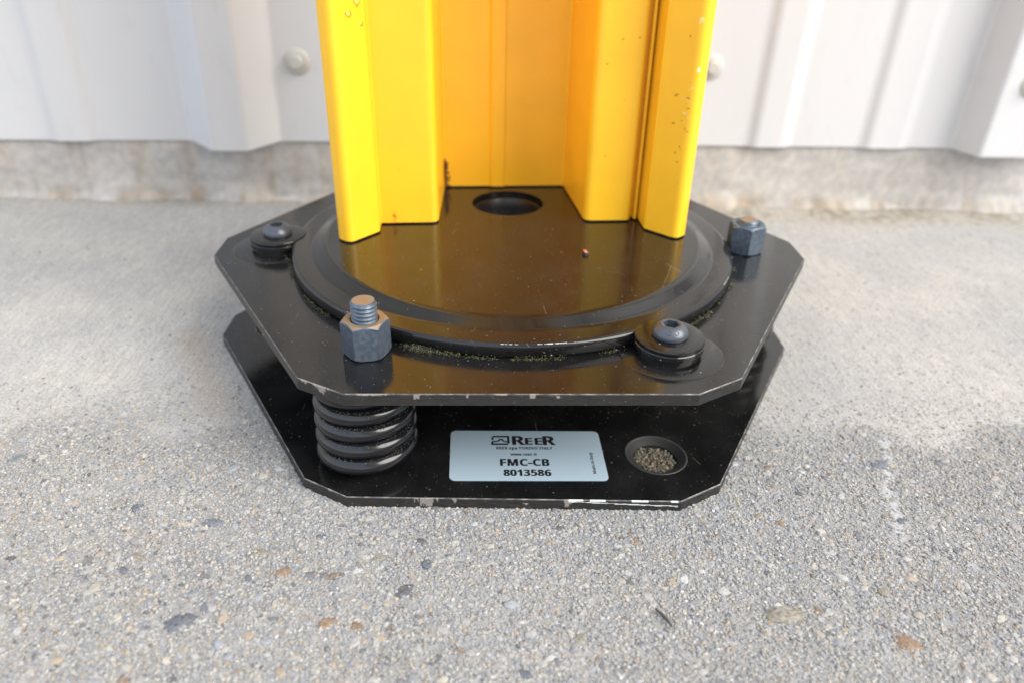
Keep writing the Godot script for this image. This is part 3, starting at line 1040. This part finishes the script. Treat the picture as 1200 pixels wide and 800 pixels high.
# the yellow coat with its chips, dents and rust; u runs round the outline, v down from 0.3 m
func post_paint(px: PackedVector2Array, total: float) -> Image:
	var w := 2048
	var h := 1024
	var im := Image.create(w, h, false, Image.FORMAT_RGB8)
	var yellow := lin(0.95, 0.525, 0.02)
	var n1 := noise(0.01, 3, FastNoiseLite.TYPE_SIMPLEX_SMOOTH, 111)
	var n2 := noise(0.16, 3, FastNoiseLite.TYPE_SIMPLEX_SMOOTH, 112)
	var a := noise_bytes(n1, w, h)
	var data := PackedByteArray()
	data.resize(w * h * 3)
	for i in w * h:
		var k := 1.0 + (a[i] - 128) / 128.0 * 0.018
		data[i * 3] = clampi(int(yellow.r8 * k), 0, 255)
		data[i * 3 + 1] = clampi(int(yellow.g8 * k), 0, 255)
		data[i * 3 + 2] = yellow.b8
	im.set_data(w, h, false, Image.FORMAT_RGB8, data)
	var r := RandomNumberGenerator.new()
	r.seed = 9
	var spot := func(x: float, z: float, y: float, rx: float, ry: float, c: Color, strength: float, ragged: float) -> void:
		var best := 1e9
		var u := 0.0
		var at := 0.0
		for i in px.size():
			var q := px[(i + 1) % px.size()]
			var near := Geometry2D.get_closest_point_to_segment(Vector2(x, z) * MM, px[i], q)
			var d := near.distance_to(Vector2(x, z) * MM)
			if d < best:
				best = d
				at = u + px[i].distance_to(near)
			u += px[i].distance_to(q)
		var cx := at / total * w
		var cy := (1.0 - y * MM / 0.3) * h
		var sx := rx * MM / total * w
		var sy := ry * MM / 0.3 * h
		for j in range(int(-sy * 1.6) - 1, int(sy * 1.6) + 2):
			for i in range(int(-sx * 1.6) - 1, int(sx * 1.6) + 2):
				var d := Vector2(i / maxf(sx, 0.5), j / maxf(sy, 0.5)).length() + ragged * n2.get_noise_2d(cx + i, cy + j)
				var m := smoothstep(1.1, 0.75, d) * strength
				var tx := int(cx) + i
				var ty := int(cy) + j
				if m > 0.0 and tx >= 0 and ty >= 0 and tx < w and ty < h:
					im.set_pixel(tx, ty, im.get_pixel(tx, ty).lerp(c, m))
	var cream := Color(0.93, 0.86, 0.62)
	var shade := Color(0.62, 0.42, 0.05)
	var brown := Color(0.33, 0.17, 0.08)
	spot.call(76.2, 13.8, 97.6, 1.5, 1.2, cream, 0.7, 1.2)
	spot.call(77.9, 15.1, 77.9, 0.7, 0.9, Color(0.98, 0.96, 0.9), 0.95, 0.6)
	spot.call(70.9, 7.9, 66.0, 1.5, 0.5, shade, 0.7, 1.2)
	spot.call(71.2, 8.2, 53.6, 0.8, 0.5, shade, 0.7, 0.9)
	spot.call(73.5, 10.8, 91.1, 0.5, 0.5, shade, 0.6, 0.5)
	for i in 12:
		spot.call(75.5 + r.randfn(0, 1.6), 12.5 + r.randfn(0, 1.6), 60.0 + r.randfn(0, 5.0), r.randf_range(0.3, 1.1), r.randf_range(0.2, 0.45), cream if r.randf() < 0.7 else shade, 0.75, 1.3)
	for i in 9:
		spot.call(74.0 + r.randfn(0, 1.5), 11.3, 40.0 + r.randfn(0, 8.0), r.randf_range(0.25, 0.6), r.randf_range(0.25, 0.6), shade if r.randf() < 0.6 else cream, 0.7, 1.0)
	for i in 12:
		spot.call(r.randf_range(74, 80), r.randf_range(11, 15), r.randf_range(5, 110), r.randf_range(0.15, 0.4), r.randf_range(0.15, 0.4), cream, r.randf_range(0.2, 0.6), 1.2)
	for p in [[49.0, 86.5], [56.4, 87.2], [42.5, 75.8], [52.0, 60.0], [45.0, 33.0]]:
		spot.call(p[0], -10, p[1], 0.6, 0.35, shade, 0.55, 0.8)
	# dents at the top of the left post: a pale floor in a darker rim
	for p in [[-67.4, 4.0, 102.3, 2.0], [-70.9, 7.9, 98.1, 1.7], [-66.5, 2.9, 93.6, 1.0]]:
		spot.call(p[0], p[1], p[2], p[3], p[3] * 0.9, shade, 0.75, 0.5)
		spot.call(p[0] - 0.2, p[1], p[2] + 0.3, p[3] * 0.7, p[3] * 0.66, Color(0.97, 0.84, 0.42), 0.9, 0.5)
	spot.call(-64.9, -8, 34.8, 0.5, 0.6, brown, 0.8, 0.5)
	spot.call(-55.0, -10, 27.0, 0.35, 0.35, brown, 0.6, 0.5)
	# rust at the foot
	for i in 34:
		var y := 15.0 * pow(r.randf(), 1.3) - 1.0
		spot.call(-33.4 + absf(r.randfn(0, 1.6)) * (1.0 - y / 18.0) * 1.2, -65.4, y, r.randf_range(0.5, 1.4), r.randf_range(0.5, 1.8), brown.lerp(Color(0.45, 0.25, 0.12), r.randf()), 0.8, 0.9)
		spot.call(-33.5, -65.0 + absf(r.randfn(0, 1.2)), y, r.randf_range(0.4, 1.0), r.randf_range(0.5, 1.8), brown, 0.8, 0.9)
	for i in 9:
		spot.call(-58.5 + r.randfn(0, 0.5), -10, r.randf_range(-1, 5), 0.35, 0.9, Color(0.5, 0.27, 0.06), 0.4, 0.9)
	return im


# ---------------------------------------------------------------- nuts, studs, screws
func hex_r(a: float, flat: float) -> float:
	return flat / cos(fposmod(a, PI / 3) - PI / 6)


func make_nut(called: String, angle: float, turn: float, stud_top: float) -> Node3D:
	var flat := 0.0080
	var height := 0.0142
	var c := Vector2.from_angle(deg_to_rad(angle)) * 0.1165
	var sides := Build.new()
	var topb := Build.new()
	var rows := [[], [], [], []]
	var trows := [[], [], []]
	for k in 96:
		var a := TAU * k / 96
		var r := hex_r(a, flat)
		var d := Vector3(cos(a), 0, sin(a))
		var drop := maxf(0.0, (r - 0.0079)) * 0.62
		rows[0].append(d * (r - maxf(0, r - 0.0083) * 0.6) + Vector3.UP * 0.0003)
		rows[1].append(d * r + Vector3.UP * (0.0006 + drop * 0.5))
		rows[2].append(d * r + Vector3.UP * (height - drop - 0.0003))
		rows[3].append(d * (r - 0.0003) + Vector3.UP * (height - drop))
		trows[0].append(rows[3][k])
		trows[1].append(d * minf(r - 0.0003, 0.0077) + Vector3.UP * (height + 0.0001))
		trows[2].append(d * 0.0056 + Vector3.UP * height)
	sides.rings(rows)
	for r in 2:
		for k in 96:
			topb.flat(trows[r][k], trows[r][(k + 1) % 96], trows[r + 1][(k + 1) % 96], trows[r + 1][k], Vector3.UP)
	topb.lathe([Vector2(0.0048, height - 0.0035), Vector2(0.0048, height - 0.001), Vector2(0.0056, height)], 48)
	var mesh := sides.into(ArrayMesh.new(), mats.steel)
	mesh = topb.into(mesh, mats.rust if angle > 100.0 else mats.steel)
	var nut := part(called, mesh, column, up * Transform3D(Basis(Vector3.UP, turn), Vector3(c.x, 0.0001, c.y)))
	# threaded end
	var th := Build.new()
	var pitch := 0.0016
	var prev := []
	var rowsn := 56
	var y0 := height - 0.008
	var y1 := stud_top - 0.0009
	for j in rowsn + 1:
		var y := lerpf(y0, y1, float(j) / rowsn)
		var row := []
		for k in 48:
			var a := TAU * k / 48
			var ph := fposmod(y / pitch - a / TAU, 1.0)
			var r := 0.0050 - 0.00075 * clampf(absf(ph - 0.5) * 2.4 - 0.2, 0.0, 1.0)
			row.append(Vector3(cos(a) * r, y, sin(a) * r))
		if j > 0:
			for k in 48:
				th.flat(prev[k], prev[(k + 1) % 48], row[(k + 1) % 48], row[k], row[k] * Vector3(1, 0, 1))
		prev = row
	var rim := []
	for k in 48:
		var a := TAU * k / 48
		rim.append(Vector3(cos(a) * 0.0042, stud_top, sin(a) * 0.0042))
	for k in 48:
		th.flat(prev[k], prev[(k + 1) % 48], rim[(k + 1) % 48], rim[k], Vector3.UP)
	var sm := th.into(ArrayMesh.new(), mats.steel)
	var cap := Build.new()
	for k in 48:
		cap.tri(Vector3(0, stud_top + 0.0002, 0), rim[k], rim[(k + 1) % 48], Vector3.UP, Vector3.UP, Vector3.UP)
	part("threaded_end", cap.into(sm, mats.rust), nut)
	return nut


func make_fasteners() -> void:
	make_nut("nut", 120, 0.165, 0.0218)
	make_nut("nut", 0, -0.593, 0.0160)
	make_nut("nut", 240, 0.4, 0.02)
	# clamping washers with a domed socket screw
	var w := Build.new()
	w.lathe([Vector2(0.0045, 0.0068), Vector2(0.0127, 0.0068), Vector2(0.0132, 0.0066), Vector2(0.0134, 0.0062), Vector2(0.0134, 0.0051), Vector2(0.0132, 0.0048), Vector2(0.0129, 0.0047), Vector2(0.0131, 0.0045), Vector2(0.0134, 0.0042), Vector2(0.0134, 0.0024), Vector2(0.0131, 0.0021), Vector2(0.0122, 0.0020), Vector2(0.0122, 0.0002)], 72, 0.75, Vector3.ZERO, 3.2)
	var wm := w.into(ArrayMesh.new(), mats.black)
	var s := Build.new()
	var dome := [Vector2(0.0070, 0.0012), Vector2(0.0068, 0.0021), Vector2(0.0062, 0.0032), Vector2(0.0053, 0.0041), Vector2(0.0045, 0.0047), Vector2(0.0038, 0.0049)]
	dome.reverse()
	dome.append(Vector2(0.0068, 0.0002))
	s.lathe(dome, 48, 0.6)
	var ra := []
	var rb := []
	var rc := []
	for k in 48:
		var a := TAU * k / 48
		var d := Vector3(cos(a), 0, sin(a))
		ra.append(d * 0.0038 + Vector3.UP * 0.0049)
		rb.append(d * hex_r(a, 0.0028) + Vector3.UP * 0.0047)
		rc.append(d * hex_r(a, 0.0028) + Vector3.UP * 0.0022)
	for k in 48:
		s.flat(ra[k], ra[(k + 1) % 48], rb[(k + 1) % 48], rb[k], Vector3.UP)
		s.flat(rb[k], rb[(k + 1) % 48], rc[(k + 1) % 48], rc[k], -rb[k] * Vector3(1, 0, 1))
		s.tri(Vector3(0, 0.0018, 0), rc[k], rc[(k + 1) % 48], Vector3.UP, Vector3.UP, Vector3.UP)
	var sm := s.into(ArrayMesh.new(), mats.bolt)
	var ring := Build.new()
	var loop := PackedVector3Array()
	for k in 17:
		loop.append(Vector3(cos(TAU * k / 16), 0, sin(TAU * k / 16)) * 0.00075)
	ring.tube(loop, func(_t: float) -> float: return 0.00016, 6)
	var rm := ring.into(ArrayMesh.new(), mats.bolt)
	for a in [60, 180, 300]:
		var c := Vector2.from_angle(deg_to_rad(a)) * 0.1150
		var o := part("clamp_washer", wm, column, up * Transform3D(Basis(Vector3.UP, a * 0.3), Vector3(c.x, 0.0001, c.y)))
		part("screw_head", sm, o, Transform3D(Basis(Vector3.UP, 0.5), Vector3(0, 0.0068, 0)))
		for t in [-0.18, 0.3]:
			var turn := Basis(Vector3.UP, t - a * 0.3 - 0.1)
			var lean := turn * Basis(Vector3.RIGHT, 0.72)
			part("grade_mark", rm, o, Transform3D(lean, turn * Vector3(0, 0.01045, 0.00575)))


# ---------------------------------------------------------------- label
func make_label() -> void:
	var at := Transform3D(Basis(Vector3.UP, 0.02), Vector3(0.0055, 0.0049, 0.1036))
	var b := Build.new()
	var hw := 0.0313
	var hh := 0.0161
	var r := 0.0024
	var pts := PackedVector2Array()
	for q in [[1, 1, 0.0], [-1, 1, 0.5], [-1, -1, 1.0], [1, -1, 1.5]]:
		for k in 7:
			pts.append(Vector2(q[0] * (hw - r), q[1] * (hh - r)) + Vector2.from_angle(PI * q[2] + PI / 2 * k / 6) * r)
	for i in pts.size():
		var p := pts[i]
		var q := pts[(i + 1) % pts.size()]
		b.tri(Vector3(0, 0.0002, 0), Vector3(p.x, 0.0002, p.y), Vector3(q.x, 0.0002, q.y), Vector3.UP, Vector3.UP, Vector3.UP)
		b.flat(Vector3(p.x, 0.0002, p.y), Vector3(q.x, 0.0002, q.y), Vector3(q.x, 0, q.y), Vector3(p.x, 0, p.y), Vector3(p.x, 0, p.y))
	var label := part("label", b.into(ArrayMesh.new(), mat(lin(0.44, 0.56, 0.64), 0.32, 0.2)), column, at)
	label.set_meta("label", "pale blue-grey type label with black print")
	# text, centre across and down the label (0..1), width and height in mm
	lettering(label, "R", 0.450, 0.205, 5.2, 6.0, 0.0, true)
	lettering(label, "EE", 0.551, 0.222, 7.0, 4.6, 0.0, true)
	lettering(label, "R", 0.655, 0.205, 5.2, 6.0, 0.0, true)
	lettering(label, "REER spa TORINO ITALY", 0.487, 0.375, 23.2, 2.3, 0.0, false)
	lettering(label, "www.reer.it", 0.477, 0.492, 10.8, 1.9, 0.0, false)
	lettering(label, "FMC-CB", 0.478, 0.655, 19.6, 4.3, 0.0, true)
	lettering(label, "8013586", 0.488, 0.855, 18.7, 3.9, 0.0, true)
	lettering(label, "Made in Italy", 0.921, 0.66, 13.4, 1.7, PI / 2, false)
	# the maker's mark: a frame with a peaked line in it
	var m := Build.new()
	var bar := func(x0: float, z0: float, x1: float, z1: float, t: float) -> void:
		var p := Vector2(x0, z0)
		var q := Vector2(x1, z1)
		var d := (q - p).normalized().orthogonal() * t * 0.5
		var f := func(v: Vector2) -> Vector3: return Vector3(v.x, 0.00026, v.y) 
		m.flat(f.call(p + d), f.call(q + d), f.call(q - d), f.call(p - d), Vector3.UP)
		m.flat(f.call(p + d), f.call(q + d), f.call(q + d) - Vector3.UP * 0.0001, f.call(p + d) - Vector3.UP * 0.0001, Vector3(d.x, 0, d.y))
		m.flat(f.call(p - d), f.call(q - d), f.call(q - d) - Vector3.UP * 0.0001, f.call(p - d) - Vector3.UP * 0.0001, Vector3(-d.x, 0, -d.y))
	var k := 0.001
	bar.call(-3.2 * k, -2.6 * k, 3.7 * k, -2.6 * k, 1.0 * k)
	bar.call(-3.9 * k, 2.6 * k, 3.1 * k, 2.6 * k, 1.0 * k)
	bar.call(3.3 * k, -2.1 * k, 3.3 * k, 2.1 * k, 0.9 * k)
	bar.call(-3.3 * k, -2.1 * k, -3.3 * k, -0.3 * k, 0.9 * k)
	bar.call(-3.5 * k, 1.3 * k, -3.5 * k, 2.1 * k, 0.9 * k)
	bar.call(-3.6 * k, 0.8 * k, -1.4 * k, 0.8 * k, 0.8 * k)
	bar.call(-1.3 * k, 0.8 * k, 0.2 * k, -1.0 * k, 0.8 * k)
	bar.call(0.3 * k, -1.0 * k, 1.5 * k, 0.9 * k, 0.8 * k)
	bar.call(1.6 * k, 0.9 * k, 2.8 * k, 0.9 * k, 0.8 * k)
	part("emblem", m.into(ArrayMesh.new(), mats.ink), label, Transform3D(Basis(), Vector3((0.332 - 0.5) * hw * 2, 0, (0.205 - 0.5) * hh * 2)))


func lettering(label: Node3D, text: String, u: float, v: float, w: float, h: float, turn: float, bold: bool) -> void:
	var f := SystemFont.new()
	f.font_names = PackedStringArray(["Droid Sans"])
	f.font_weight = 700
	var t := TextMesh.new()
	t.font = f
	t.text = text
	t.font_size = 48
	t.pixel_size = 0.01
	t.depth = 0.02
	t.material = mats.ink
	var box := t.get_aabb()
	var fx := w * MM / box.size.x
	var fy := h * MM / box.size.y
	var flat := Basis(Vector3.UP, turn) * Basis(Vector3.RIGHT, -PI / 2)
	var place := Transform3D(flat.scaled_local(Vector3(fx, fy, 0.003)), Vector3((u - 0.5) * 0.0626, 0.00022, (v - 0.5) * 0.0322))
	place.origin -= place.basis * box.get_center() * 1.0
	place.origin.y = 0.00022
	part("lettering", t, label, place)
	if bold:      # heavy print
		place.origin += Vector3(0.00022, 0.00001, 0)
		part("lettering", t, label, place)


# ---------------------------------------------------------------- moss, dust, rust
func make_grime() -> void:
	var gm := lump(500, 5, 3, 0.6).into(ArrayMesh.new(), mats.grain)
	var places := []
	var colors := []
	# moss along the foot of the disc
	var gap := noise(1.4, 3, FastNoiseLite.TYPE_SIMPLEX_SMOOTH, 91)
	while places.size() < 3200:
		var a := rng.randf_range(-0.5, 3.6)
		var much := 0.12 + 1.3 * gap.get_noise_2d(a * 3.0, 0.0)
		much += 0.9 * exp(-pow((a - 1.96) / 0.07, 2.0)) + 0.5 * exp(-pow((a - 0.72) / 0.12, 2.0))
		if rng.randf() > much:
			continue
		var r := 0.1064 + 0.0016 * pow(rng.randf(), 2.0)
		var s := rng.randf_range(0.00005, 0.0002) * (1.0 if rng.randf() < 0.9 else 1.9)
		places.append(up * Transform3D(Basis.from_euler(Vector3(rng.randf() * 6, rng.randf() * 6, 0)).scaled_local(Vector3.ONE * s), Vector3(cos(a) * r, s * 0.4 + 0.0016 * pow(rng.randf(), 3.0), sin(a) * r)))
		colors.append(moss_color())
	# and in tufts by the front nut
	for i in 500:
		var a := rng.randfn(1.93, 0.03)
		var r := 0.1066 + absf(rng.randfn(0, 0.0016))
		var s := rng.randf_range(0.00006, 0.0002)
		places.append(up * Transform3D(Basis.from_euler(Vector3(rng.randf() * 6, rng.randf() * 6, 0)).scaled_local(Vector3.ONE * s), Vector3(cos(a) * r, rng.randf() * 0.0022, sin(a) * r)))
		colors.append(moss_color())
	scatter("moss", gm, places, colors, column)
	# dirt caught between the turns of the front spring
	places = []
	colors = []
	var foot := Vector2(-0.0584, 0.1045)
	var y1 := (up * Vector3(-0.0605, -0.0048, 0.1005)).y - 0.0034
	for i in 2200:
		var s := rng.randf_range(0.2, 4.2)
		var th := -s * TAU - 1.6
		if sin(th) < 0.15 or rng.randf() > 0.3 + 0.7 * zone_noise.get_noise_2d(s * 300.0, 20.0) + 0.3:
			continue
		var rise := s * 0.0067 if s < 1.0 else 0.0067 + (s - 1.0) / (4.95 - 1.7) * (y1 - 0.0082 - 1.7 * 0.0067)
		var r := 0.0180 + rng.randfn(0, 0.0005)
		var k := sqrt(maxf(0.0, 1.0 - pow((r - 0.0167) / 0.0034, 2.0))) * 0.0034
		var size := rng.randf_range(0.00007, 0.00019)
		var lean := rise / 0.034
		var p := Vector3(foot.x - 0.0015 * lean + cos(th) * r, 0.0082 + rise + k, foot.y - 0.006 * lean + sin(th) * r)
		places.append(Transform3D(Basis.from_euler(Vector3(rng.randf() * 6, rng.randf() * 6, 0)).scaled_local(Vector3.ONE * size), p))
		colors.append(moss_color())
	scatter("grime", gm, places, colors, column)
	# dust and crumbs lying on the plates
	places = []
	colors = []
	for i in 520:
		var p := Vector2.from_angle(rng.randf() * TAU) * 0.14 * sqrt(rng.randf())
		var y := 0.0
		var r := p.length()
		if r < 0.088:
			y = 0.0095
			if rng.randf() < 0.6 or (p - CABLE).length() < 0.02:
				continue
		elif r < 0.107 or absf(p.y) > 0.126:
			continue
		var s := rng.randf_range(0.00006, 0.00016)
		places.append(up * Transform3D(Basis.from_euler(Vector3(rng.randf() * 6, rng.randf() * 6, 0)).scaled_local(Vector3.ONE * s), Vector3(p.x, y + s * 0.4, p.y)))
		var k := rng.randf_range(0.2, 0.6)
		colors.append(Color(k, k * 0.94, k * 0.84))
	# bare spots on the disc's rim
	for i in 46:
		var a: float = [1.5, 1.62, 1.43, 0.22, 0.5, 2.2][rng.randi() % 6] + rng.randfn(0, 0.025)
		var s := rng.randf_range(0.0001, 0.0003)
		places.append(up * Transform3D(Basis(Vector3.UP, PI / 2 - a).scaled_local(Vector3(s * rng.randf_range(1.0, 4.5), s * 0.7, s)), Vector3(cos(a) * 0.1055, 0.0059, sin(a) * 0.1055)))
		var k := rng.randf_range(0.35, 0.6)
		colors.append(Color(k, k * 0.97, k * 0.93))
	scatter("dust", gm, places, colors, column)


func fill_holes() -> void:
	var gm := lump(520, 6, 4, 0.5).into(ArrayMesh.new(), mats.grain)
	for a in [60, 180, 300]:
		var places := []
		var colors := []
		var c := Vector2.from_angle(deg_to_rad(a)) * 0.1176
		for i in 1100:
			var p := Vector2.from_angle(rng.randf() * TAU) * 0.0086 * sqrt(rng.randf())
			var s := 0.0003 + 0.0007 * pow(rng.randf(), 2.5)
			places.append(Transform3D(Basis.from_euler(Vector3(rng.randf() * 6, rng.randf() * 6, 0)).scaled_local(Vector3(s, s * 0.5, s)), Vector3(c.x + p.x, 0.0010 + rng.randf() * 0.0010, c.y + p.y)))
			var k := rng.randf_range(0.4, 1.6)
			colors.append(Color(0.11 * k, 0.1 * k, 0.08 * k) if rng.randf() < 0.8 else Color(0.2 * k, 0.15 * k, 0.08 * k))
		scatter("dirt", gm, places, colors, column)


func moss_color() -> Color:
	var k := rng.randf_range(0.4, 1.5)
	var t := rng.randf()
	if t < 0.4:
		return Color(0.03 * k, 0.03 * k, 0.026 * k)
	if t < 0.6:
		return Color(0.17 * k, 0.165 * k, 0.13 * k)
	return Color(0.1 * k, 0.1 * k, 0.024 * k)


func make_litter() -> void:
	# a dark splinter of twig on the sand
	var b := Build.new()
	b.tube(PackedVector3Array([Vector3(-0.0021, 0.0012, -0.0036), Vector3(-0.0006, 0.0016, -0.0012), Vector3(0.0006, 0.0015, 0.0006), Vector3(0.0019, 0.0013, 0.0036)]), func(t: float) -> float: return 0.0005 * (0.5 + 0.8 * sin(t * PI)), 7)
	var twig := part("twig", b.into(ArrayMesh.new(), mat(lin(0.07, 0.06, 0.055), 0.8)), self, Transform3D(Basis(), Vector3(0.0465, 0, 0.182)))
	twig.set_meta("label", "dark thin splinter of twig lying on the sandy concrete")
	twig.set_meta("category", "twig")
	twig.set_meta("kind", "thing")
	# a crumb of red paint on the disc
	b = Build.new()
	b.rings([[Vector3(-0.0012, 0, -0.0012), Vector3(0.0007, 0, -0.0012), Vector3(0.0014, 0, 0.001), Vector3(-0.0003, 0, 0.0012)], [Vector3(-0.0012, 0.0021, -0.0012), Vector3(0.0005, 0.0019, -0.001), Vector3(0.0013, 0.0013, 0.0008), Vector3(-0.0003, 0.0014, 0.0010)]], true, Vector3(0, 0.001, 0))
	var mesh := b.into(ArrayMesh.new(), mat(lin(0.03, 0.025, 0.025), 0.6))
	b = Build.new()
	b.flat(Vector3(-0.0012, 0.0021, -0.0012), Vector3(0.0005, 0.0019, -0.001), Vector3(0.0013, 0.0013, 0.0008), Vector3(-0.0003, 0.0014, 0.0010), Vector3.UP)
	mesh = b.into(mesh, mat(lin(0.5, 0.16, 0.11), 0.6))
	var crumb := part("crumb", mesh, self, up * Transform3D(Basis(), Vector3(0.0326, 0.0095, 0.0295)))
	crumb.set_meta("label", "tiny red and black crumb lying on the glossy black disc")
	crumb.set_meta("category", "crumb")
	crumb.set_meta("kind", "thing")
